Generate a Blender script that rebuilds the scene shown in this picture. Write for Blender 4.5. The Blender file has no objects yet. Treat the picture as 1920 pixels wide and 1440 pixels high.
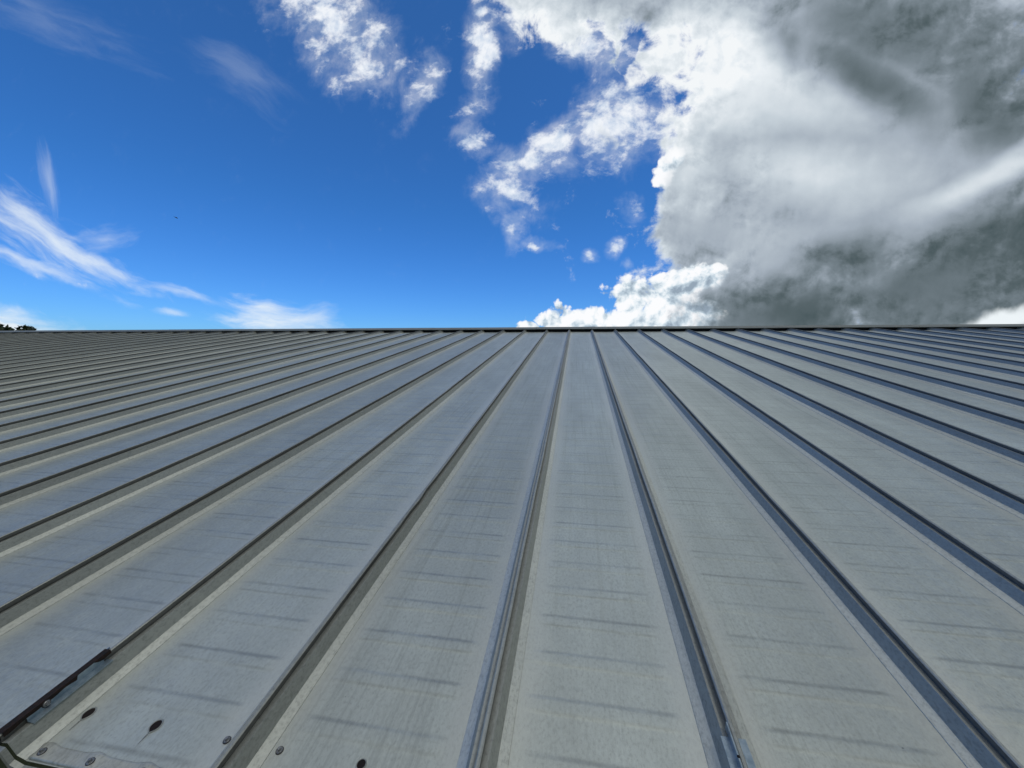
import bpy, bmesh, math, random
from mathutils import Vector, Matrix, noise as mnoise
R = math.radians
random.seed(7)
C = bpy.context.scene
col = C.collection

# ------------------------------------------------------------------ camera, light, exposure
THETA = R(9.46)            # roof pitch 2:12
EAVE_Z = 5.0               # height of the lower end of the roof
TILT = Matrix.Rotation(THETA, 4, 'X')
FRAME = Matrix.Translation((0, 0, EAVE_Z)) @ TILT      # roof plane -> world
CAM_H = 1.1419             # eye above the roof plane
F_PX, YAW, PITCH, ROLL = 739.4, -0.16613, -0.23272, -0.02184

def cam_axes():
    f = Vector((math.sin(YAW)*math.cos(PITCH), math.cos(YAW)*math.cos(PITCH), math.sin(PITCH)))
    r = Vector((math.cos(YAW), -math.sin(YAW), 0)); u = r.cross(f)
    c, q = math.cos(ROLL), math.sin(ROLL)
    return [TILT.to_3x3() @ v for v in (c*r+q*u, -q*r+c*u, f)]
AX = cam_axes()
cam_d = bpy.data.cameras.new('camera'); cam = bpy.data.objects.new('camera', cam_d); col.objects.link(cam)
cam_d.sensor_fit = 'HORIZONTAL'; cam_d.sensor_width = 36; cam_d.lens = 36*F_PX/1920
cam_d.clip_start = 0.02; cam_d.clip_end = 5000
m = Matrix((AX[0], AX[1], -AX[2])).transposed().to_4x4()
m.translation = FRAME @ Vector((0, 0, CAM_H))
cam.matrix_world = m
C.camera = cam
C.view_settings.view_transform = 'Standard'; C.view_settings.look = 'None'
C.view_settings.exposure = 0.0; C.view_settings.gamma = 1.0

SUN_EL, SUN_AZ = R(62), R(115)      # azimuth clockwise from +Y
sd = bpy.data.lights.new('sun', 'SUN'); so = bpy.data.objects.new('sun', sd); col.objects.link(so)
sd.energy = 0.8; sd.angle = R(14); sd.color = (1.0, 0.96, 0.9)
sv = Vector((math.sin(SUN_AZ)*math.cos(SUN_EL), math.cos(SUN_AZ)*math.cos(SUN_EL), math.sin(SUN_EL)))
so.rotation_euler = sv.to_track_quat('Z', 'Y').to_euler(); so.location = (0, 0, 60)

def sky_uv(px, py):
    """photo direction -> (x/y, z/y) of the world axes, the map in which the clouds are laid on the sky"""
    d = AX[0]*((px-960)/F_PX) + AX[1]*((720-py)/F_PX) + AX[2]
    return d.x/d.y, d.z/d.y

# ------------------------------------------------------------------ node helper
class N:
    def __init__(s, tree): s.t = tree; s.n = tree.nodes; s.l = tree.links
    def put(s, sock, v):
        if isinstance(v, bpy.types.NodeSocket): s.l.new(v, sock)
        elif v is not None:
            try: sock.default_value = v
            except Exception: sock.default_value = (v, v, v) if not hasattr(v, '__len__') else tuple(v)[:len(sock.default_value)]
    def math(s, op, a, b=None, c=None, clamp=False):
        n = s.n.new('ShaderNodeMath'); n.operation = op; n.use_clamp = clamp
        for i, v in enumerate((a, b, c)):
            if v is not None: s.put(n.inputs[i], v)
        return n.outputs[0]
    def vmath(s, op, a, b=None, out=0):
        n = s.n.new('ShaderNodeVectorMath'); n.operation = op
        s.put(n.inputs[0], a)
        if b is not None: s.put(n.inputs[3 if op == 'SCALE' else 1], b)
        return n.outputs['Value'] if out == 'v' else n.outputs[0]
    def sm(s, x, a, b, lo=0.0, hi=1.0):
        n = s.n.new('ShaderNodeMapRange'); n.interpolation_type = 'SMOOTHSTEP'
        s.put(n.inputs[0], x); n.inputs[1].default_value = a; n.inputs[2].default_value = b
        n.inputs[3].default_value = lo; n.inputs[4].default_value = hi
        return n.outputs[0]
    def lin(s, x, a, b, lo=0.0, hi=1.0):
        n = s.n.new('ShaderNodeMapRange'); s.put(n.inputs[0], x)
        for i, v in enumerate((a, b, lo, hi)): n.inputs[i+1].default_value = v
        return n.outputs[0]
    def mix(s, f, a, b, mode='MIX'):
        n = s.n.new('ShaderNodeMix'); n.data_type = 'RGBA'; n.blend_type = mode
        s.put(n.inputs[0], f)
        for k, v in ((6, a), (7, b)):
            s.put(n.inputs[k], v if isinstance(v, bpy.types.NodeSocket) else (*v[:3], 1))
        return n.outputs[2]
    def mapv(s, v, loc=(0,0,0), rot=(0,0,0), sc=(1,1,1), kind='POINT'):
        n = s.n.new('ShaderNodeMapping'); n.vector_type = kind; s.put(n.inputs[0], v)
        n.inputs[1].default_value = loc; n.inputs[2].default_value = rot; n.inputs[3].default_value = sc
        return n.outputs[0]
    def noise(s, v, scale, detail=4, rough=0.5, dist=0.0, dim='3D', out=0, lac=2.0):
        n = s.n.new('ShaderNodeTexNoise'); n.noise_dimensions = dim; s.put(n.inputs['Vector'], v)
        n.inputs['Scale'].default_value = scale; n.inputs['Detail'].default_value = detail
        n.inputs['Roughness'].default_value = rough; n.inputs['Distortion'].default_value = dist
        n.inputs['Lacunarity'].default_value = lac
        return n.outputs[out]
    def voro(s, v, scale, detail=0, rough=0.5, feature='F1', dim='2D', smooth=0.5):
        n = s.n.new('ShaderNodeTexVoronoi'); n.voronoi_dimensions = dim; n.feature = feature
        s.put(n.inputs['Vector'], v); n.inputs['Scale'].default_value = scale
        n.inputs['Detail'].default_value = detail; n.inputs['Roughness'].default_value = rough
        if feature == 'SMOOTH_F1': n.inputs['Smoothness'].default_value = smooth
        return n.outputs['Distance']

# ------------------------------------------------------------------ sky with clouds (world shader)
W = bpy.data.worlds.new('World'); C.world = W; W.use_nodes = True
wt = W.node_tree; wt.nodes.clear(); w = N(wt)
tc = wt.nodes.new('ShaderNodeTexCoord')
sep = wt.nodes.new('ShaderNodeSeparateXYZ'); wt.links.new(tc.outputs['Generated'], sep.inputs[0])
X, Y, Z = sep.outputs
ya = w.math('MAXIMUM', w.math('ABSOLUTE', Y), 0.04)
cmb = wt.nodes.new('ShaderNodeCombineXYZ')
w.put(cmb.inputs[0], w.math('DIVIDE', X, ya)); w.put(cmb.inputs[1], w.math('DIVIDE', Z, ya))
UV = cmb.outputs[0]
front = w.sm(Y, 0.02, 0.25)

def warp(vec, scale, amt, detail=3, seed=0.0):
    c = w.noise(w.mapv(vec, loc=(seed, seed*1.7, 0)), scale, detail, 0.55, dim='2D', out=1)
    return w.vmath('ADD', vec, w.vmath('SCALE', w.vmath('SUBTRACT', c, (0.5, 0.5, 0.5)), amt))

def blob(vec, cx, cy, rx, ry, ang=0.0):
    """1 at the centre of an ellipse, 0 on its rim, negative outside; photo directions and radii, ang clockwise on the picture"""
    u, v = sky_uv(cx, cy)
    a = R(ang)
    u1, v1 = sky_uv(cx+math.cos(a)*10, cy+math.sin(a)*10)
    k = math.hypot(u1-u, v1-v)/10; th = math.atan2(v1-v, u1-u)
    g_ = wt.nodes.new('ShaderNodeTexGradient'); g_.gradient_type = 'SPHERICAL'
    tm = g_.texture_mapping; tm.vector_type = 'TEXTURE'
    tm.translation = (u, v, 0); tm.rotation = (0, 0, th); tm.scale = (2*rx*k, 2*ry*k, 1)
    w.put(g_.inputs[0], vec)
    return g_.outputs['Fac']
def union(vec, lst, k=None):
    r = None
    for b in lst:
        o = blob(vec, *b[:5])
        if len(b) > 5: o = w.math('ADD', o, b[5]/2)
        if r is None: r = o
        elif k: r = w.math('SMOOTH_MAX', r, o, k/2)
        else: r = w.math('MAXIMUM', r, o)
    return w.math('MULTIPLY_ADD', r, 2.0, -1.0)

# clear sky
sky = wt.nodes.new('ShaderNodeTexSky'); sky.sky_type = 'NISHITA'; sky.sun_disc = False
sky.sun_elevation = SUN_EL; sky.sun_rotation = SUN_AZ
sky.air_density = 1.0; sky.dust_density = 0.3; sky.ozone_density = 2.0; sky.altitude = 50
SKY_STR = 0.1
hs = wt.nodes.new('ShaderNodeHueSaturation'); hs.inputs['Saturation'].default_value = 1.28; hs.inputs['Value'].default_value = 1.0
wt.links.new(sky.outputs[0], hs.inputs['Color'])


def ramp(fac, stops):
    n = wt.nodes.new('ShaderNodeValToRGB'); e = n.color_ramp.elements
    while len(e) > 1: e.remove(e[0])
    e[0].position = stops[0][0]; e[0].color = (*stops[0][1], 1)
    for p_, c_ in stops[1:]:
        q = e.new(p_); q.color = (*c_, 1)
    w.put(n.inputs[0], fac); return n.outputs[0]
TINT = ramp(Z, [(0.0, (0.33, 0.70, 1.33)), (0.10, (0.37, 0.77, 1.40)), (0.33, (0.50, 0.90, 1.32)), (0.62, (0.78, 1.04, 1.32))])
BLUE = w.mix(1.0, hs.outputs[0], TINT, 'MULTIPLY')

# shared noises
F1 = w.noise(UV, 3.2, 9, 0.58, 0.3, dim='2D')                       # billows, broad
F1b = w.noise(w.mapv(UV, loc=(-0.035, 0.05, 0)), 3.2, 9, 0.58, 0.3, dim='2D')
F2 = w.noise(UV, 11, 8, 0.62, 0.2, dim='2D')
F2b = w.noise(w.mapv(UV, loc=(-0.008, 0.013, 0)), 11, 8, 0.62, 0.2, dim='2D')
V1 = w.voro(warp(UV, 9, 0.05), 13, 4, 0.55, 'SMOOTH_F1', smooth=0.35)
V1b = w.voro(warp(w.mapv(UV, loc=(-0.010, 0.016, 0)), 9, 0.05), 13, 4, 0.55, 'SMOOTH_F1', smooth=0.35)
emb1 = w.math('SUBTRACT', F1, F1b); emb2 = w.math('SUBTRACT', F2, F2b); embV = w.math('SUBTRACT', V1b, V1)

# --- big cloud bank, upper right
P = warp(UV, 2.8, 0.16, 7, 3.1)
bank = union(P, [
    (1560, 60, 540, 330, 10), (1700, 330, 560, 360, 0), (1490, 470, 260, 190, 20), (1370, 240, 150, 200, 0, 0.1),
    (1200, 0, 290, 120, 8), (1750, 560, 420, 160, 5), (1440, 600, 200, 90, 0, 0.2), (1600, 300, 330, 300, 0, 0.5),
    (1340, 420, 120, 110, 0, 0.1), (1300, 330, 70, 70, 0, 0.05), (2300, 300, 500, 420, 0)], 0.12)
holes = union(warp(UV, 9, 0.07, 5, 7.7), [(1105, 150, 75, 42, 25), (1120, 95, 34, 24, 30), (1178, 100, 22, 36, 10), (1205, 200, 20, 34, 30),
                  (1190, 340, 60, 60, 40), (1030, 130, 60, 50, 0)])
nz = w.math('ADD', w.math('MULTIPLY', w.math('SUBTRACT', F2, 0.5), 1.5), w.math('MULTIPLY', w.math('SUBTRACT', F1, 0.5), 1.0))
bf = w.math('ADD', bank, nz)
bf = w.math('SUBTRACT', bf, w.math('MULTIPLY', w.math('MAXIMUM', w.math('ADD', holes, 0.12), 0.0), 1.1))
bankA = w.sm(bf, -0.08, 0.30)

# brightness of the bank: bright rim and patches, grey body, dark bellies
D = warp(UV, 2.0, 0.16, 4, 8.3)
dark = union(D, [(1880, 500, 430, 105, -18, 0.42), (1660, 560, 330, 70, -8, 0.30), (1540, 605, 200, 45, 0, 0.0),
                 (1760, 50, 330, 100, 12, -0.12), (1640, 130, 170, 55, 40, -0.12), (1860, 190, 140, 80, 30, -0.02), (1500, 60, 110, 60, 60, -0.3),
                 (1230, 40, 70, 40, 10, -0.45), (1580, 480, 140, 60, -20, -0.3)], 0.25)
lite = union(D, [(1380, 160, 200, 130, 22, 0.15), (1500, 190, 140, 70, 20, 0.15), (1190, 200, 120, 80, 0), (1270, 260, 60, 60, 0), (1260, 330, 45, 50, 0),
                 (1300, 320, 120, 120, 0, -0.2), (1520, 320, 240, 90, 0, -0.15), (1860, 320, 190, 45, -22, 0.0), (1300, 90, 130, 80, 20), (1060, 50, 170, 70, 10, -0.1)], 0.2)
rim = w.sm(bf, 0.50, 0.02)
FS = w.noise(w.mapv(UV, loc=(4, 2, 0), rot=(0, 0, R(20)), sc=(1.0, 1.1, 1)), 2.8, 7, 0.42, 0.15, dim='2D')
soft = w.math('SUBTRACT', FS, 0.5)
lum = w.math('MULTIPLY_ADD', soft, 0.40, 0.55)
lum = w.math('MULTIPLY_ADD', w.sm(w.math('MULTIPLY_ADD', soft, 0.8, lite), -0.40, 0.75), 0.35, lum)
lum = w.math('MULTIPLY_ADD', rim, 0.24, lum)
lum = w.math('SUBTRACT', lum, w.math('MULTIPLY', w.sm(w.math('MULTIPLY_ADD', soft, 0.9, dark), -0.35, 0.85), 0.37))
emb = w.math('ADD', w.math('MULTIPLY', emb1, 0.75), w.math('MULTIPLY_ADD', emb2, 0.55, w.math('MULTIPLY', embV, 0.25)))
lum = w.math('ADD', lum, w.math('MULTIPLY', emb, w.sm(bf, 1.1, 0.1, 0.13, 1.0)))
bankC = ramp(lum, [(0.0, (0.055, 0.085, 0.094)), (0.18, (0.095, 0.128, 0.142)), (0.36, (0.19, 0.235, 0.27)), (0.55, (0.37, 0.43, 0.50)),
                   (0.75, (0.56, 0.63, 0.69)), (0.95, (0.82, 0.87, 0.91)), (1.0, (0.90, 0.93, 0.95))])

# --- crisp cumulus rising over the ridge and small bright heads
Q = warp(UV, 6, 0.05, 5, 5.5)
cum = union(Q, [(1150, 612, 140, 26, 0, 0.1), (1045, 600, 42, 30, 0), (1130, 600, 80, 34, 0), (1180, 565, 55, 45, 0), (1240, 560, 80, 55, 0), (1300, 530, 60, 50, 0),
                (1290, 590, 120, 60, 0), (1370, 590, 90, 60, 0), (1240, 325, 26, 34, 0, -0.1), (1262, 305, 26, 30, 0, -0.1), (1335, 510, 30, 22, 0),
                (1000, 612, 30, 9, 0)], 0.05)
cf = w.math('ADD', w.math('ADD', cum, 0.32), w.math('MULTIPLY', w.math('SUBTRACT', 0.42, V1), 0.85))
cf = w.math('ADD', cf, w.math('MULTIPLY', w.math('SUBTRACT', F2, 0.5), 0.4))
cumA = w.sm(cf, 0.0, 0.30)
cl = w.math('ADD', 0.86, w.math('MULTIPLY', embV, 1.1))
cl = w.math('ADD', cl, w.math('MULTIPLY', emb2, 0.9))
cl = w.math('SUBTRACT', cl, w.math('MULTIPLY', w.sm(union(UV, [(1330, 560, 110, 75, 30), (1205, 600, 40, 30, 0, -0.2)]), -0.3, 0.7), 0.26))
cumC = ramp(cl, [(0.25, (0.30, 0.38, 0.47)), (0.55, (0.52, 0.63, 0.72)), (0.8, (0.82, 0.89, 0.94)), (1.0, (0.97, 0.98, 1.0))])
cumA = w.math('MULTIPLY', cumA, w.sm(w.math('MULTIPLY_ADD', w.math('SUBTRACT', F2, 0.5), 2.0, union(Q, [(1440, 590, 150, 130, 0)])), -0.05, 0.5, 1.0, 0.0))

# --- torn white cumulus: arm from the bank, upper patch, crumbs
F3 = w.noise(w.mapv(UV, rot=(0, 0, R(35)), sc=(1.0, 1.5, 1)), 13, 9, 0.62, 0.12, dim='2D')
T = warp(UV, 5.0, 0.10, 5, 1.3)
torn = union(T, [(630, 45, 140, 66, 40, 0.14), (690, 125, 60, 42, 50, 0.10), (565, 0, 80, 30, 25, 0.05), (900, 78, 27, 66, 5, 0.25), (907, 18, 20, 22, 0, 0.1),
                 (1045, 265, 62, 27, -32, 0.34), (985, 315, 85, 32, -15, 0.08), (1105, 240, 44, 32, 0, 0.25), (955, 365, 70, 38, 30, -0.12), (890, 265, 50, 28, 20, -0.2),
                 (972, 430, 17, 48, 15, -0.05), (1000, 462, 30, 11, 0, -0.12), (1097, 480, 15, 16, -60, 0.05), (1145, 460, 17, 21, 50, 0.12), (1182, 488, 16, 10, 0, -0.15),
                 (795, 150, 30, 95, 25, -0.30), (885, 200, 45, 70, 40, -0.50), (1180, 390, 45, 26, 60, -0.4), (965, 40, 40, 50, 20, -0.15), (1165, 225, 80, 62, -20, 0.35), (1130, 85, 90, 45, 20, 0.10)])
tf = w.math('ADD', torn, w.math('ADD', w.math('MULTIPLY', w.math('SUBTRACT', F3, 0.5), 2.9), w.math('MULTIPLY', w.math('SUBTRACT', F2, 0.5), 1.2)))
tornA = w.math('MULTIPLY', w.math('MULTIPLY', w.sm(tf, -0.05, 1.20), 0.95), w.sm(torn, -0.75, -0.35))
haze_ = w.math('MULTIPLY', w.sm(w.math('MULTIPLY_ADD', w.math('SUBTRACT', F2, 0.5), 2.0, torn), -0.50, 0.9), 0.34)
haze_ = w.math('MULTIPLY', haze_, w.sm(torn, -0.8, -0.3))
tornA = w.math('MAXIMUM', tornA, haze_)
tl = w.math('ADD', 0.72, w.math('ADD', w.math('MULTIPLY', emb2, 1.6), w.math('MULTIPLY', w.sm(tf, 0.1, 0.9), 0.15)))
tornC = ramp(tl, [(0.3, (0.34, 0.46, 0.66)), (0.65, (0.60, 0.70, 0.84)), (1.0, (0.92, 0.95, 0.99))])

# --- cirrus: combed streaks low on the left, faint veils above
def streak(cx, cy, length, width, ang, gain, fs=5.0, seed=0.0):
    u, v = sky_uv(cx, cy); a = R(ang)
    u1, v1 = sky_uv(cx+math.cos(a)*10, cy+math.sin(a)*10)
    th = math.atan2(v1-v, u1-u); k = math.hypot(u1-u, v1-v)/10
    p = w.mapv(PW, loc=(u, v, 0), rot=(0, 0, th), sc=(1, 1, 1), kind='TEXTURE')
    body = w.math('SUBTRACT', 1.0, w.vmath('LENGTH', w.mapv(p, sc=(1/(length*k), 1/(width*k), 1)), out='v'))
    fib = w.noise(w.mapv(p, loc=(seed, seed, 0), sc=(fs*0.5, fs*2.8, 1)), 1.4, 6, 0.60, 0.25, dim='2D')
    f = w.math('ADD', body, w.math('MULTIPLY', w.math('SUBTRACT', fib, 0.5), 2.0))
    return w.math('MULTIPLY', w.sm(f, -0.15, 1.25), gain)
PW = warp(UV, 3.2, 0.06, 5, 4.0)
cirrusA = None
for a_ in [(50, 415, 170, 46, 34, 0.75, 5, 1.0), (175, 492, 135, 22, 28, 0.75, 6, 2.2), (20, 480, 210, 18, 22, 0.65, 5, 6.4), (195, 448, 65, 24, -5, 0.35, 5, 3.1),
           (88, 335, 70, 26, 80, 0.32, 4, 3.7), (500, 608, 120, 22, 8, 1.0, 6, 4.4), (495, 573, 70, 20, 10, 0.85, 7, 5.2), (10, 612, 190, 30, 10, 1.0, 4, 7.7),
           (570, 600, 70, 20, -5, 0.6, 6, 8.8), (360, 562, 110, 9, 14, 0.45, 6, 9.3), (320, 592, 34, 7, 8, 0.5, 6, 9.9),
           (450, 150, 130, 34, 32, 0.14, 4, 11.1), (90, 30, 190, 40, 22, 0.12, 4, 12.5)]:
    s_ = streak(*a_)
    cirrusA = s_ if cirrusA is None else w.math('SUBTRACT', 1.0, w.math('MULTIPLY', w.math('SUBTRACT', 1.0, cirrusA), w.math('SUBTRACT', 1.0, s_)))

# --- cloud field overhead and behind the viewer, seen only by the roof
dirv = tc.outputs['Generated']
G = w.noise(dirv, 2.2, 6, 0.6, 0.2)
above_ = w.sm(Z, 0.5, 0.9)
gv = w.math('ADD', w.math('MULTIPLY', X, 0.75), w.math('ADD', w.math('MULTIPLY', w.math('SUBTRACT', G, 0.5), 1.6), w.math('MULTIPLY_ADD', above_, 0.35, 0.15)))
genA = w.sm(gv, -0.35, 0.25)
above = w.sm(w.math('DIVIDE', Z, ya), 1.15, 1.75)
side = w.sm(w.math('DIVIDE', X, ya), 1.3, 1.7)
genA = w.math('MULTIPLY', genA, w.math('MAXIMUM', w.math('MAXIMUM', above, side), w.math('SUBTRACT', 1.0, front)))
gb = w.math('ADD', w.sm(G, 0.35, 0.65), w.math('SUBTRACT', w.sm(Z, 0.1, 0.8, -0.4, 0.1), w.math('MULTIPLY', w.math('MAXIMUM', X, 0.0), 0.5)))
genC = w.mix(w.sm(gb, 0.0, 1.0), (0.13, 0.155, 0.155), (0.80, 0.81, 0.80))
keep = w.math('MULTIPLY', front, w.math('SUBTRACT', 1.0, w.math('MULTIPLY', above, 0.8)))

def em(c, k): return w.vmath('SCALE', c, k)
base = em(BLUE, SKY_STR)
c_ = w.mix(w.math('MULTIPLY', cirrusA, keep), base, (0.80, 0.88, 0.95))
c_ = w.mix(w.math('MULTIPLY', tornA, keep), c_, tornC)
c_ = w.mix(w.math('MULTIPLY', cumA, keep), c_, cumC)
c_ = w.mix(w.math('MULTIPLY', bankA, keep), c_, bankC)
small = union(Q, [(1240, 325, 30, 36, 0), (1262, 300, 28, 30, 0)], 0.05)
c_ = w.mix(w.math('MULTIPLY', w.math('MULTIPLY', cumA, w.sm(small, -0.2, 0.9)), keep), c_, cumC)
low = union(Q, [(1150, 600, 190, 60, 0), (1240, 560, 110, 70, 0), (1320, 540, 90, 70, 10)], 0.05)
c_ = w.mix(w.math('MULTIPLY', w.math('MULTIPLY', cumA, w.sm(low, -0.1, 0.35)), keep), c_, cumC)
glow = union(warp(UV, 5, 0.08, 4, 2.0), [(1880, 606, 110, 32, -14)])
c_ = w.mix(w.math('MULTIPLY', w.sm(w.math('ADD', glow, w.math('MULTIPLY', w.math('SUBTRACT', F2, 0.5), 0.8)), -0.1, 0.6), keep), c_, (0.85, 0.91, 0.94))
c_ = w.mix(genA, c_, genC)
gnd = w.sm(Z, -0.02, 0.0)
c_ = w.mix(gnd, (0.06, 0.08, 0.04), c_)
bg = wt.nodes.new('ShaderNodeBackground'); wt.links.new(c_, bg.inputs[0]); bg.inputs[1].default_value = 1.0
wo = wt.nodes.new('ShaderNodeOutputWorld'); wt.links.new(bg.outputs[0], wo.inputs[0])
W.cycles.sampling_method = 'NONE'
C.cycles.max_bounces = 4; C.cycles.diffuse_bounces = 2; C.cycles.glossy_bounces = 3

# ------------------------------------------------------------------ materials
def mat(name):
    m = bpy.data.materials.new(name); m.use_nodes = True
    t = m.node_tree; b = t.nodes['Principled BSDF']; return m, N(t), b
def oc(n):
    t = n.n.new('ShaderNodeTexCoord'); i = n.n.new('ShaderNodeObjectInfo')
    return n.vmath('ADD', t.outputs['Object'], n.vmath('SCALE', i.outputs['Location'], 1.37)), t.outputs['Object'], i
def galv(name, base, dirt, metallic=0.62, rough=0.44, pan=False, streaks=0.26, edge=0.0):
    m, n, b = mat(name)
    P_, O_, info = oc(n)
    big = n.noise(n.mapv(P_, sc=(2.2, 0.8, 1)), 1.0, 5, 0.6)
    st = n.noise(n.mapv(P_, sc=(55, 1.1, 1)), 1.0, 5, 0.65, 0.15)
    st2 = n.noise(n.mapv(P_, sc=(160, 5.0, 1)), 1.0, 3, 0.6)
    fine = n.noise(n.mapv(P_, sc=(1, 0.55, 1)), 120, 5, 0.78)
    mid = n.noise(P_, 24, 6, 0.7)
    c = n.mix(n.lin(big, 0.3, 0.7), tuple(v*0.87 for v in base), tuple(v*1.10 for v in base))
    zone = n.sm(n.noise(n.mapv(P_, loc=(3, 1, 0), sc=(1.6, 0.55, 1)), 1.0, 3, 0.5), 0.50, 0.66)
    c = n.mix(n.math('MULTIPLY', n.sm(st, 0.46, 0.70), n.math('MULTIPLY_ADD', zone, 0.38, streaks)), c, dirt)
    c = n.mix(n.math('MULTIPLY', n.sm(st2, 0.45, 0.75), 0.10), c, dirt)
    c = n.mix(n.math('MULTIPLY', n.sm(mid, 0.42, 0.75), 0.30), c, tuple(v*1.22 for v in base))
    c = n.mix(n.math('MULTIPLY', n.sm(fine, 0.49, 0.64), 0.62), c, tuple(v*0.62 for v in base))
    c = n.mix(n.math('MULTIPLY', n.sm(fine, 0.48, 0.34), 0.30), c, tuple(min(1, v*1.35) for v in base))
    if pan:
        s = n.n.new('ShaderNodeSeparateXYZ'); n.put(s.inputs[0], O_)
        xx = n.math('ABSOLUTE', n.math('SUBTRACT', s.outputs[0], 0.305))
        wob = n.noise(n.mapv(P_, sc=(6, 2.5, 1)), 1.0, 4, 0.6)
        e = n.sm(n.math('ADD', xx, n.math('MULTIPLY', n.math('SUBTRACT', wob, 0.5), 0.10)), 0.150, 0.240)
        c = n.mix(n.math('MULTIPLY', n.math('SUBTRACT', 1.0, e), n.math('MULTIPLY', n.sm(wob, 0.3, 0.65), 0.20)), c, (0.25, 0.275, 0.26))
        c = n.mix(n.math('MULTIPLY', e, 0.46), c, (0.57, 0.59, 0.55))
        near = n.sm(s.outputs[1], 2.6, 0.55)
        c = n.mix(n.math('MULTIPLY', near, 0.22), c, (0.52, 0.52, 0.46))
        # small black scuffs
        sp = n.noise(n.mapv(P_, sc=(55, 170, 1)), 1.0, 2, 0.5)
        sp2 = n.noise(n.mapv(P_, loc=(5, 9, 0), sc=(9, 9, 1)), 1.0, 2, 0.5)
        c = n.mix(n.math('MULTIPLY', n.sm(sp, 0.76, 0.79), n.sm(sp2, 0.56, 0.62)), c, (0.06, 0.07, 0.07))
        # grime and painted shade along the two edges of each pressed cross band
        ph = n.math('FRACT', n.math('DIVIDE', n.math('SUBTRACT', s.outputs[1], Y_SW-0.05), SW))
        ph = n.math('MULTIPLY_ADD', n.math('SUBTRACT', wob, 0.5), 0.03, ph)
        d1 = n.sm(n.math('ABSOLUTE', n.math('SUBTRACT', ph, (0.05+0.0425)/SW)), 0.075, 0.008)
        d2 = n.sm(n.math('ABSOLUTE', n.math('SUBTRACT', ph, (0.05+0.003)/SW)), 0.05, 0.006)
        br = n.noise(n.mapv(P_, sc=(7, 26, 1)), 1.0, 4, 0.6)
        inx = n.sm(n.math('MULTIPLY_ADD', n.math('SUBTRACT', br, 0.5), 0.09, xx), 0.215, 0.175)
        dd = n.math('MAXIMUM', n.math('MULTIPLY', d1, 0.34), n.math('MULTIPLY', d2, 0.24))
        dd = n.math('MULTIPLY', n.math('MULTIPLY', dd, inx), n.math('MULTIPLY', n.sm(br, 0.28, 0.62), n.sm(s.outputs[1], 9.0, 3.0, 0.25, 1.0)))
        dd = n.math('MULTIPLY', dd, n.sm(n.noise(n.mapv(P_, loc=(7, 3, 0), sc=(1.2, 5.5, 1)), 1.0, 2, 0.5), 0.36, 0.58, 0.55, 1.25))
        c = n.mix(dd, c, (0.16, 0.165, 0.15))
    v = n.n.new('ShaderNodeHueSaturation'); n.put(v.inputs['Color'], c)
    n.put(v.inputs['Value'], n.lin(info.outputs['Random'], 0, 1, 0.92, 1.06))
    n.put(b.inputs['Base Color'], v.outputs[0])
    b.inputs['Metallic'].default_value = metallic
    n.put(b.inputs['Roughness'], n.math('ADD', n.lin(mid, 0.3, 0.7, rough-0.05, rough+0.07), n.math('MULTIPLY', n.sm(st, 0.45, 0.75), 0.10)))
    bp = n.n.new('ShaderNodeBump'); bp.inputs['Strength'].default_value = 0.22; bp.inputs['Distance'].default_value = 0.002
    n.put(bp.inputs['Height'], n.math('ADD', fine, n.math('MULTIPLY', mid, 0.8))); n.l.new(bp.outputs[0], b.inputs['Normal'])
    return m
SW = 0.1475; Y_SW = 0.560                     # pitch and start of the pressed cross bands
M_pan = galv('pan_metal', (0.485, 0.535, 0.495), (0.29, 0.325, 0.305), metallic=0.55, pan=True)
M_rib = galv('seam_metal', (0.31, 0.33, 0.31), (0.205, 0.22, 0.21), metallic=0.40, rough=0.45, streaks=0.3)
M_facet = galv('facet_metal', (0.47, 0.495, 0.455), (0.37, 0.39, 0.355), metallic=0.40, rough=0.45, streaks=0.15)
M_fold = galv('shaded_fold', (0.12, 0.125, 0.12), (0.05, 0.05, 0.05), metallic=0.35, rough=0.55, streaks=0.6)  # seam sides and undercut coloured dark for the shade of the folded overhang
M_cap = galv('cap_metal', (0.20, 0.215, 0.19), (0.12, 0.13, 0.12), metallic=0.3, rough=0.6)
M_strap = galv('strap_metal', (0.42, 0.43, 0.38), (0.20, 0.20, 0.17), metallic=0.45, rough=0.42, streaks=0.3)
M_wall = galv('wall_metal', (0.45, 0.46, 0.45), (0.3, 0.3, 0.28), streaks=0.2)

def plain(name, c, rough=0.6, metallic=0.0, c2=None, sc=40):
    m, n, b = mat(name); P_, O_, i = oc(n)
    f = n.noise(P_, sc, 5, 0.65)
    n.put(b.inputs['Base Color'], n.mix(n.sm(f, 0.35, 0.65), c, c2 or tuple(v*1.4 for v in c)))
    b.inputs['Roughness'].default_value = rough; b.inputs['Metallic'].default_value = metallic
    return m
M_foam = plain('black_foam', (0.006, 0.006, 0.007), 0.95)
M_rubber = plain('dark_rubber', (0.02, 0.02, 0.022), 0.6)
M_hole = plain('rusty_hole', (0.004, 0.002, 0.002), 0.95, c2=(0.009, 0.003, 0.002), sc=150)
M_screw = plain('screw_zinc', (0.14, 0.15, 0.155), 0.42, 0.6, (0.30, 0.31, 0.32), 250)
M_stain = plain('rust_stain', (0.12, 0.13, 0.12), 0.8, c2=(0.22, 0.23, 0.22), sc=120)
M_rust = plain('dark_rust', (0.003, 0.003, 0.003), 0.95, c2=(0.020, 0.008, 0.005), sc=120)
M_plate = plain('blue_zinc', (0.20, 0.27, 0.33), 0.40, 0.7, (0.34, 0.42, 0.48), 30)
M_bark = plain('bark', (0.06, 0.045, 0.03), 0.9)
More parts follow.
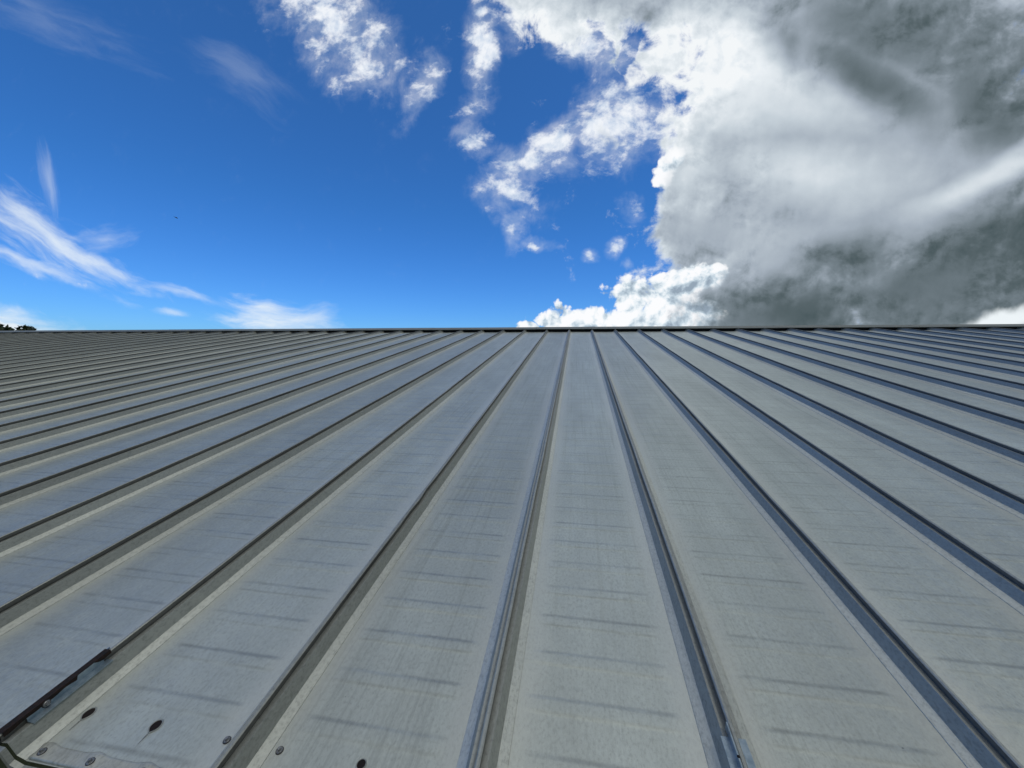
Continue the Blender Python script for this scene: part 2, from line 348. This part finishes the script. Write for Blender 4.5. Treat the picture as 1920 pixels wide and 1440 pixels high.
M_leaf = plain('leaf', (0.012, 0.028, 0.008), 0.6, c2=(0.03, 0.055, 0.015), sc=3)
M_bird = plain('bird_feather', (0.02, 0.02, 0.025), 0.8)
M_ground = plain('ground_grass', (0.05, 0.07, 0.025), 0.95, c2=(0.09, 0.10, 0.045), sc=0.4)
M_gutter = plain('gutter_dark', (0.012, 0.012, 0.012), 0.8)

# ------------------------------------------------------------------ mesh helpers
def finish(name, bm, material, parent=None, smooth=False, roof=True, x=0.0):
    me = bpy.data.meshes.new(name); bmesh.ops.recalc_face_normals(bm, faces=bm.faces[:]) if not smooth == 'keep' else None
    bm.to_mesh(me); bm.free()
    mats = material if isinstance(material, (list, tuple)) else [material]
    for mm in mats: me.materials.append(mm)
    if smooth:
        for p in me.polygons: p.use_smooth = True
    o = bpy.data.objects.new(name, me); col.objects.link(o)
    place(o, x, parent, roof)
    return o
def place(o, x, parent, roof=True):
    if roof is True:
        o.rotation_euler = (THETA, 0, 0); o.location = (x, 0, EAVE_Z)
    elif roof is None:
        o.location = (x, 0, 0)
    if parent: o.parent = parent
def box(bm, x0, x1, y0, y1, z0, z1, mi=0, M=None):
    vs = [bm.verts.new((x, y, z)) for z in (z0, z1) for y in (y0, y1) for x in (x0, x1)]
    for f in ((0, 2, 3, 1), (4, 5, 7, 6), (0, 1, 5, 4), (2, 6, 7, 3), (0, 4, 6, 2), (1, 3, 7, 5)):
        fc = bm.faces.new([vs[i] for i in f]); fc.material_index = mi
    if M: 
        for v in vs: v.co = M @ v.co
    return vs
def grid(bm, xs, ys, zf, mi=0):
    rows = [[bm.verts.new((x, y, zf(x, y)) if not isinstance(zf(x, y), tuple) else zf(x, y)) for x in xs] for y in ys]
    for j in range(len(ys)-1):
        for i in range(len(xs)-1):
            f = bm.faces.new((rows[j][i], rows[j][i+1], rows[j+1][i+1], rows[j+1][i])); f.material_index = mi
    return rows
def cyl(bm, c, r0, r1, z0, z1, seg=16, cap=True, mi=0):
    a = [bm.verts.new((c[0]+r0*math.cos(2*math.pi*i/seg), c[1]+r0*math.sin(2*math.pi*i/seg), z0)) for i in range(seg)]
    b = [bm.verts.new((c[0]+r1*math.cos(2*math.pi*i/seg), c[1]+r1*math.sin(2*math.pi*i/seg), z1)) for i in range(seg)]
    for i in range(seg):
        f = bm.faces.new((a[i], a[(i+1) % seg], b[(i+1) % seg], b[i])); f.material_index = mi
    if cap:
        f = bm.faces.new(b); f.material_index = mi

def tag(o, label=None, cat=None, group=None, kind=None):
    if label: o['label'] = label
    if cat: o['category'] = cat
    if group: o['group'] = group
    if kind: o['kind'] = kind

# ------------------------------------------------------------------ the setting
S = 0.61; X0 = -0.2131; Y_EAVE = 0.545; Y_TOP = 11.12
N_L, N_R = -34, 24
XL, XR = X0+N_L*S, X0+(N_R+1)*S
bm = bmesh.new(); grid(bm, [-3000, -100, 0, 100, 3000], [-3000, -100, 0, 100, 3000], lambda x, y: 0.0)
g = finish('ground', bm, M_ground, None, roof=False); tag(g, 'dark grass ground around the metal building', None, None, 'structure')

# ------------------------------------------------------------------ the building
bld = bpy.data.objects.new('metal_building', None); col.objects.link(bld)
tag(bld, 'long metal building under a grey standing seam roof sloping up from the viewer', 'building')

WT, WB, WF, HB, HT = 0.0231, 0.0373, 0.0631, 0.0129, 0.0507
def pan_mesh(seed):
    xs = [WF-0.001, WF+0.006, 0.09, 0.105, 0.125, 0.17, 0.22, 0.27, 0.305, 0.34, 0.39, 0.44, 0.485, 0.505, 0.52, S-WF-0.006, S-WF+0.001]
    ys = [Y_EAVE, 0.575, 0.60, 0.63, 0.66]
    y0 = Y_SW+SW
    k = 0; bands = []
    while y0+k*SW < Y_TOP-0.1:
        b = y0+k*SW; bands.append(b)
        ys += [b-0.010, b-0.005, b, b+0.005, b+0.009, b+0.020, b+0.033, b+0.038, b+0.042, b+0.046, b+0.051, b+0.09]; k += 1
    ys += [Y_TOP]
    ys = sorted(set(ys))
    rnd = random.Random(seed)
    amp = [0.0014*rnd.uniform(0.55, 1.2) for _ in bands]
    off = [rnd.uniform(-0.012, 0.012) for _ in bands]; off2 = [rnd.uniform(-0.012, 0.012) for _ in bands]
    def zf(x, y):
        k = int((y-y0+0.01)/SW) if y > y0-0.01 else -1
        z = 0.0
        if 0 <= k < len(bands):
            d = y-bands[k]
            up = min(max((d+0.008)/0.016, 0), 1); dn = min(max((0.049-d)/0.014, 0), 1)
            t = min(up, dn); t = t*t*(3-2*t)
            ex = min(max((x-0.098-off[k])/0.03, 0), 1)*min(max((0.512+off2[k]-x)/0.03, 0), 1)
            z += amp[k]*t*ex
        e = min(1, max(0, min(x-WF, S-WF-x)/0.08))
        z += 0.0016*e*(mnoise.noise(Vector((x*3.1, y*1.7, seed*7.3)))) + 0.0007*e*mnoise.noise(Vector((x*9, y*6, seed*3.3)))
        if y < 0.66: z -= 0.0*e
        return z
    bm = bmesh.new(); grid(bm, xs, ys, zf)
    # thin return edge at the eave
    me = bpy.data.meshes.new('roof_panel'); bm.to_mesh(me); bm.free(); me.materials.append(M_pan)
    for p in me.polygons: p.use_smooth = True
    return me
def rib_mesh(seed):
    # cross-section from left facet to right facet, with the folded standing seam in the middle
    prof = [(-WF, 0.0006), (-WF+0.001, 0.0022), (-WB, HB), (-WT, HT-0.002), (-WT+0.0012, HT), (-0.0030, HT-0.0035),
            (-0.0020, HT+0.005), (-0.0060, HT+0.0055), (-0.0062, HT+0.0175), (-0.0030, HT+0.0205), (0.0030, HT+0.0205), (0.0062, HT+0.0180),
            (0.0060, HT+0.0045), (0.0020, HT+0.0035), (0.0028, HT-0.0035), (WT-0.0012, HT), (WT, HT-0.002), (WB, HB),
            (WF-0.001, 0.0022), (WF, 0.0006)]
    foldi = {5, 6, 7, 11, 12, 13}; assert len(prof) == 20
    ys = [Y_EAVE+0.0] + [0.6+i*0.12 for i in range(int((Y_TOP-0.6)/0.12)+1)] + [Y_TOP]
    bm = bmesh.new(); rows = []
    for y in ys:
        kink = 0.0045*max(0.0, mnoise.noise(Vector((y*0.9, seed*3.7, 9)))-0.25)*mnoise.noise(Vector((y*7, seed, 2)))*6
        dx = 0.0022*mnoise.noise(Vector((y*2.3, seed*9.1, 0)))+kink; dz = 0.0012*mnoise.noise(Vector((y*3.1, seed*5.1, 4)))
        rows.append([bm.verts.new((px + (dx*1.0 if pz > HT-0.001 and abs(px) < 0.01 else dx*0.4), y, pz+(dz if pz > HT else 0))) for px, pz in prof])
    for j in range(len(ys)-1):
        for i in range(len(prof)-1):
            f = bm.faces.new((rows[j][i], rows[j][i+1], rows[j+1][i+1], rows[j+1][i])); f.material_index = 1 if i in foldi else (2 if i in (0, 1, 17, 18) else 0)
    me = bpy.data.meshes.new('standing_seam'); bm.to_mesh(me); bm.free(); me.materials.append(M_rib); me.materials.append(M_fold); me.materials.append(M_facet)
    return me
def closure_mesh():
    bm = bmesh.new()
    pts = [(WT, HT), (WB, HB), (WF, 0.001), (S-WF, 0.001), (S-WB, HB), (S-WT, HT), (S-WT, 0.088), (WT, 0.088)]
    a = [bm.verts.new((x, 11.03, z)) for x, z in pts]; b = [bm.verts.new((x, 11.06, z)) for x, z in pts]
    bm.faces.new(a); bm.faces.new(list(reversed(b)))
    for i in range(8): bm.faces.new((a[i], b[i], b[(i+1) % 8], a[(i+1) % 8]))
    me = bpy.data.meshes.new('foam_closure'); bm.to_mesh(me); bm.free(); me.materials.append(M_foam); return me
pans = [pan_mesh(i+1) for i in range(7)]; ribs = [rib_mesh(i+1) for i in range(5)]; clos = closure_mesh()
panel = {}
for n in range(N_L, N_R+1):
    p = bpy.data.objects.new('roof_panel', pans[(n*3) % 7]); col.objects.link(p); place(p, X0+n*S, bld); panel[n] = p
    r = bpy.data.objects.new('standing_seam', ribs[(n*2) % 5]); col.objects.link(r); r.parent = p
    c = bpy.data.objects.new('foam_closure', clos); col.objects.link(c); c.parent = p

# screws and empty holes along the eave
def screw_mesh():
    bm = bmesh.new()
    cyl(bm, (0, 0), 0.0098, 0.0092, 0.0, 0.0018, 20, mi=1)
    cyl(bm, (0, 0), 0.0080, 0.0068, 0.0018, 0.0032, 20)
    cyl(bm, (0, 0), 0.0046, 0.0042, 0.0032, 0.0085, 6)
    me = bpy.data.meshes.new('screw'); bm.to_mesh(me); bm.free(); me.materials.append(M_screw); me.materials.append(M_rubber); return me
def hole_mesh(sx, sy, ang):
    bm = bmesh.new(); seg = 24; rr = []
    for r_, z_ in ((0.0132, 0.0004), (0.0120, 0.0020), (0.0110, 0.0018), (0.0104, 0.0009)):
        rr.append([])
        for i in range(seg):
            a = 2*math.pi*i/seg; x, y = r_*math.cos(a)*sx, r_*math.sin(a)*sy
            if y < 0 and sy > 1: x *= 1-0.55*(-y/(r_*sy))**2
            rr[-1].append(bm.verts.new((x*math.cos(ang)-y*math.sin(ang), x*math.sin(ang)+y*math.cos(ang), z_)))
    for a, b in zip(rr, rr[1:]):
        for i in range(seg): bm.faces.new((a[i], a[(i+1) % seg], b[(i+1) % seg], b[i]))
    f = bm.faces.new(rr[-1]); f.material_index = 1
    # dirt run below the hole
    q = [bm.verts.new(v) for v in ((-0.0018, -0.014*sy, 0.0012), (0.0018, -0.014*sy, 0.0012), (0.0006, -0.045, 0.0010), (-0.0004, -0.045, 0.0010))]
    f = bm.faces.new(q); f.material_index = 2
    me = bpy.data.meshes.new('screw_hole'); bm.to_mesh(me); bm.free()
    for mm in (M_rib, M_hole, M_stain): me.materials.append(mm)
    return me
scr = screw_mesh(); hol = hole_mesh(1.0, 1.0, 0); hol2 = hole_mesh(1.2, 1.45, 0.0)
def sub(me, parent, loc, rot=(0, 0, 0), nm=None):
    o = bpy.data.objects.new(nm or me.name, me); col.objects.link(o); o.parent = parent; o.location = loc; o.rotation_euler = rot; return o
for n in range(-6, 4):
    for k, dx in enumerate((0.084, 0.310, 0.537)):
        is_hole = (n == -2 and k < 2) or (n == -1 and k == 1)
        jy = random.uniform(-0.004, 0.004)
        sub((hol2 if n == -2 else hol) if is_hole else scr, panel[n], (dx, 0.664+(0 if is_hole else jy), 0.0008), (0, 0, random.uniform(0, 1) if not is_hole else 0))

# clamp strap over the lower panel end, one length per panel, dished between its screws
def strap_mesh():
    bm = bmesh.new(); sx = [0.066+0.478*i/48 for i in range(49)]
    scx = (0.086, 0.239, 0.392, 0.530)
    prof = [(0.548, 0.0), (0.549, 0.006), (0.553, 0.0072), (0.565, 0.0068), (0.576, 0.0076), (0.581, 0.0062), (0.583, 0.0)]
    rows = []
    for x in sx:
        d = min(abs(x-c) for c in scx); b = math.exp(-(d/0.022)**2)
        rows.append([bm.verts.new((x, y + (0.006*b if y > 0.57 else 0), z+0.0012*b+(-0.0028*(1-b) if 0.555 < y < 0.57 else 0) if z > 0 else 0.0012)) for y, z in prof])
    for i in range(len(sx)-1):
        for j in range(len(prof)-1): bm.faces.new((rows[i][j], rows[i+1][j], rows[i+1][j+1], rows[i][j+1]))
    bm.faces.new(rows[0]); bm.faces.new(list(reversed(rows[-1])))
    me = bpy.data.meshes.new('eave_strap'); bm.to_mesh(me); bm.free(); me.materials.append(M_strap)
    for p in me.polygons: p.use_smooth = True
    return me, scx
stm, scx = strap_mesh()
for n in range(-6, 5):
    s_ = bpy.data.objects.new('eave_strap', stm); col.objects.link(s_); s_.parent = panel[n]
    for c in scx:
        q = bpy.data.objects.new('screw', scr); col.objects.link(q); q.parent = panel[n]; q.location = (c, 0.564, 0.0075)

# formed trim edge that follows the panel profile below the eave, and the dark gutter behind it
bm = bmesh.new()
prof = []
for n in range(N_L, N_R+1):
    x = X0+n*S
    prof += [(x-WF, 0), (x-WB, HB), (x-WT, HT), (x+WT, HT), (x+WB, HB), (x+WF, 0)]
prof.append((XR, 0))
a = [[bm.verts.new((x, y, z+dz)) for x, z in prof] for y, dz in ((0.540, -0.006), (0.529, -0.008), (0.526, -0.018))]
for r0, r1 in zip(a, a[1:]):
    for i in range(len(prof)-1): bm.faces.new((r0[i], r0[i+1], r1[i+1], r1[i]))
finish('eave_trim', bm, M_rib, bld)
bm = bmesh.new()
box(bm, XL, XR, 0.37, 0.524, -0.18, -0.175); box(bm, XL, XR, 0.365, 0.37, -0.18, -0.05); box(bm, XL, XR, 0.524, 0.5258, -0.18, -0.019)
finish('gutter', bm, M_gutter, bld)

# zinc splice plates riding on two of the ribs
def splice(n, y0, y1, rusty):
    x = 0.0
    e = bpy.data.objects.new('splice_plate', None)
    bm = bmesh.new()
    zt = HT+0.0012
    for sg in (-1, 1):
        xi, xo = 0.0075, WT+0.006
        ys = [y0+(y1-y0)*i/14 for i in range(15)]
        rnd = random.Random(n*5+sg)
        prev = None
        for y in ys:
            jig = rnd.uniform(-0.0006, 0.0006)
            ring = [bm.verts.new(v) for v in ((sg*xi, y, zt), (sg*xi, y, zt+0.0022), (sg*(xo+jig), y, zt+0.0020), (sg*(xo+jig), y, zt-0.001))]
            if prev:
                for i in range(4): bm.faces.new((prev[i], prev[(i+1) % 4], ring[(i+1) % 4], ring[i]))
            else: bm.faces.new(ring)
            prev = ring
        bm.faces.new(list(reversed(prev)))
    # upright leaves clasping the seam, the longer one reaching further up the slope
    box(bm, -0.0105, -0.0072, y0, y1+0.022, zt, zt+0.021)
    box(bm, 0.0072, 0.0100, y0, y1-0.01, zt, zt+(0.0235 if rusty else 0.013))
    o = finish('splice_plate', bm, M_plate, panel[n], roof='none')
    if rusty:
        o['label'] = 'zinc splice plate rusted black along its upper edge'
        bm = bmesh.new(); rnd = random.Random(4)
        ys = [0.548+(y1+0.012-0.548)*i/60 for i in range(61)]
        prev = None
        for k, y in enumerate(ys):
            t = (y-y0)/(y1-y0)
            dep = 0.0115+0.0065*mnoise.noise(Vector((y*26, 3, 1))) if t < 0.60 else (0.0015 if t < 0.84 else 0.004+0.010*math.sin(min(1, (t-0.84)/0.16)*2.2))
            lf = 0.0112 if t < 0.62 or t > 0.84 else 0.0106
            ring = [bm.verts.new(v) for v in ((-lf, y, zt+0.004), (-lf, y, zt+0.0245), (0.0103, y, zt+0.0250), (0.0106, y, zt+0.0250-max(0.001, dep)), (0.0095, y, zt+0.0250-max(0.001, dep)))]
            if prev:
                for i in range(4): bm.faces.new((prev[i], prev[i+1], ring[i+1], ring[i]))
            prev = ring
        finish('rusted_edge', bm, M_rust, o, roof='none')
        sub(scr, o, (0.0106, 0.632, zt+0.013), (0, math.pi/2, 0))
    else:
        o['label'] = 'blue grey zinc splice plate with a dark pin hole'
        bm = bmesh.new(); cyl(bm, (-0.0088, y1-0.055), 0.0035, 0.003, zt+0.0205, zt+0.0220, 14); finish('pin', bm, M_hole, o, roof='none')
    return o
splice(-2, 0.592, 0.778, True)
splice(1, 0.592, 0.822, False)

# ridge cap in lapped lengths
def cap_len(x0, x1, lift, sag):
    bm = bmesh.new(); nseg = 12
    pr = [(10.956, 0.0765), (10.95, 0.0760), (10.951, 0.0885), (11.0, 0.0915), (11.27, 0.109), (11.30, 0.109)]
    dn = 2*THETA; L = 0.33
    pr += [(11.30+L*math.cos(dn), 0.100-L*math.sin(dn)), (11.30+L*math.cos(dn), 0.078-L*math.sin(dn))]
    prev = None
    for i in range(nseg+1):
        x = x0+(x1-x0)*i/nseg
        dz = lift*(1 if i > nseg-1 else 0) - sag*max(0, 1-abs(i-nseg+0.5)/1.5) + 0.0015*mnoise.noise(Vector((x*1.3, 2, 5)))
        ring = [bm.verts.new((x, y, z+dz)) for y, z in pr]
        if prev:
            for j in range(len(pr)-1): bm.faces.new((prev[j], ring[j], ring[j+1], prev[j+1]))
        prev = ring
    return bm
joints = [8.07+3.08*k for k in range(-10, 4)]
edges = [-20.88]+[j for j in joints if j > -20.5 and j < XR-1]+[XR]
for i, (a, b) in enumerate(zip(edges, edges[1:])):
    o = finish('ridge_cap', cap_len(a, b+(0.06 if i < len(edges)-2 else 0), 0.0, 0.006 if abs(b-8.07) < 0.1 else 0.0), M_cap, bld)
    o.location.z += 0.0022*(i % 2)
    if i: sub(scr, o, (a+0.03, 11.24, 0.108)); sub(scr, o, (a+0.05, 10.99, 0.092))
# back slope, walls
RY, RZ = (TILT @ Vector((0, 11.30, 0))).yz
bm = bmesh.new(); L = 12.0
nn = N_R+1-N_L
xs = []; zz = []
for n in range(N_L, N_R+1):
    x = X0+n*S
    for dx, z in ((-WF, 0), (-WT, HT), (WT, HT), (WF, 0)): xs.append(x+dx); zz.append(z)
r0 = [bm.verts.new((x, RY, EAVE_Z+RZ+z-0.01)) for x, z in zip(xs, zz)]
r1 = [bm.verts.new((x, RY+L, EAVE_Z+RZ-L*math.tan(THETA)+z)) for x, z in zip(xs, zz)]
for i in range(len(xs)-1): bm.faces.new((r0[i], r0[i+1], r1[i+1], r1[i]))
finish('back_roof', bm, M_rib, bld, roof=False)
y0w = (TILT @ Vector((0, 0.75, 0))).y; z0w = EAVE_Z + (TILT @ Vector((0, 0.75, 0))).z-0.10
y1w = RY+L-0.3; z1w = EAVE_Z+RZ-(L-0.3)*math.tan(THETA)-0.1
def wall(pts, nm):
    bm = bmesh.new(); vs = [bm.verts.new(p) for p in pts]; bm.faces.new(vs)
    ext = bmesh.ops.extrude_face_region(bm, geom=bm.faces[:]); n_ = Vector(pts[1])-Vector(pts[0]); n_ = n_.cross(Vector(pts[2])-Vector(pts[0])).normalized()*0.1
    for v in [e for e in ext['geom'] if isinstance(e, bmesh.types.BMVert)]: v.co += n_
    finish(nm, bm, M_wall, bld, roof=False)
xl, xr = XL+0.12, XR-0.1
wall([(xl, y0w, 0), (xr, y0w, 0), (xr, y0w, z0w), (xl, y0w, z0w)], 'wall')
wall([(xr, y1w, 0), (xl, y1w, 0), (xl, y1w, z1w), (xr, y1w, z1w)], 'wall')
for x in (xl+0.002, xr-0.102):
    wall([(x, y0w+0.12, 0), (x, y1w-0.12, 0), (x, y1w-0.12, z1w), (x, RY, EAVE_Z+RZ-0.1), (x, y0w+0.12, z0w)], 'gable_wall')

# ------------------------------------------------------------------ tree beyond the left gable
def pix_point(px, py, dist):
    d = (AX[0]*((px-960)/F_PX) + AX[1]*((720-py)/F_PX) + AX[2]).normalized()
    return m.translation + d*dist
top = pix_point(-4, 600, 46)
tree = bpy.data.objects.new('tree', None); col.objects.link(tree); tree.location = (top.x, top.y, 0)
tag(tree, 'dark leafy tree top showing just past the left end of the ridge', 'tree')
H = top.z; rnd = random.Random(3)
def tube(bm, p0, p1, r0, r1, seg=8):
    d = (p1-p0).normalized(); a = d.orthogonal().normalized(); b = d.cross(a)
    A = [bm.verts.new(p0+(a*math.cos(2*math.pi*i/seg)+b*math.sin(2*math.pi*i/seg))*r0) for i in range(seg)]
    B = [bm.verts.new(p1+(a*math.cos(2*math.pi*i/seg)+b*math.sin(2*math.pi*i/seg))*r1) for i in range(seg)]
    for i in range(seg): bm.faces.new((A[i], A[(i+1) % seg], B[(i+1) % seg], B[i]))
bm = bmesh.new(); cb = bmesh.new()
tube(bm, Vector((0, 0, 0)), Vector((0.1, 0, H*0.35)), 0.32, 0.22); tube(bm, Vector((0.1, 0, H*0.35)), Vector((0, 0.1, H*0.85)), 0.22, 0.07)
def leafclump(c, rad, cnt):
    for _ in range(cnt):
        v = Vector((rnd.gauss(0, 1), rnd.gauss(0, 1), rnd.gauss(0, 1))).normalized()*rad*rnd.random()**0.45
        v.z *= 0.7
        p = c+v; s_ = rnd.uniform(0.07, 0.14)
        d = Vector((rnd.uniform(-1, 1), rnd.uniform(-1, 1), rnd.uniform(-0.6, 0.6))).normalized(); e = d.orthogonal().normalized()
        e.rotate(Matrix.Rotation(rnd.uniform(0, 6.28), 3, d)); 
        q = [cb.verts.new(p+e*s_*1.4), cb.verts.new(p+d.cross(e)*s_*0.6), cb.verts.new(p-e*s_*1.4), cb.verts.new(p-d.cross(e)*s_*0.6)]
        cb.faces.new(q)
for i in range(130):
    a = rnd.uniform(0, 6.28); t = rnd.random()
    rr_ = 3.7*math.sqrt(rnd.random())
    zc = H*0.42 + (H*0.58-0.15)*(rnd.random())*math.sqrt(max(0, 1-(rr_/4.0)**2))
    c = Vector((rr_*math.cos(a), rr_*math.sin(a), zc))
    base_ = Vector((0.05, 0, min(H*0.8, H*0.3+zc*0.35)))
    tube(bm, base_, c, 0.06, 0.015, 5)
    leafclump(c, rnd.uniform(0.35, 0.8), 190)
finish('trunk', bm, M_bark, tree, roof=False); o = finish('crown', cb, M_leaf, tree, roof=False, smooth='keep')
for p in o.data.polygons: p.use_smooth = False

# ------------------------------------------------------------------ bird, far off
bp_ = pix_point(330, 408, 55)
bm = bmesh.new()
ring_prev = None
for t, r_ in ((-0.16, 0.004), (-0.10, 0.022), (0.0, 0.032), (0.08, 0.026), (0.12, 0.02), (0.15, 0.018), (0.185, 0.002)):
    rg = [bm.verts.new((t, r_*math.cos(i*math.pi/4), r_*math.sin(i*math.pi/4))) for i in range(8)]
    if ring_prev:
        for i in range(8): bm.faces.new((ring_prev[i], ring_prev[(i+1) % 8], rg[(i+1) % 8], rg[i]))
    ring_prev = rg
for sg in (-1, 1):
    up = [(0.06, 0.02*sg, 0.012), (0.05, 0.13*sg, 0.05), (-0.02, 0.27*sg, 0.02), (-0.05, 0.13*sg, 0.04), (-0.05, 0.02*sg, 0.01)]
    a = [bm.verts.new(v) for v in up]; b = [bm.verts.new((v[0], v[1], v[2]-0.006)) for v in up]
    bm.faces.new(a); bm.faces.new(list(reversed(b)))
    for i in range(5): bm.faces.new((a[i], b[i], b[(i+1) % 5], a[(i+1) % 5]))
tl_ = [(-0.14, -0.008, 0.003), (-0.14, 0.008, 0.003), (-0.25, 0.03, 0.0), (-0.25, -0.03, 0.0)]
a = [bm.verts.new(v) for v in tl_]; b = [bm.verts.new((v[0], v[1], v[2]-0.005)) for v in tl_]
bm.faces.new(a); bm.faces.new(list(reversed(b)))
for i in range(4): bm.faces.new((a[i], b[i], b[(i+1) % 4], a[(i+1) % 4]))
o = finish('bird', bm, M_bird, None, roof=False); o.location = bp_; o.rotation_euler = (0.3, 0.5, 0.6)
tag(o, 'tiny dark bird flying high in the open blue sky', 'bird')
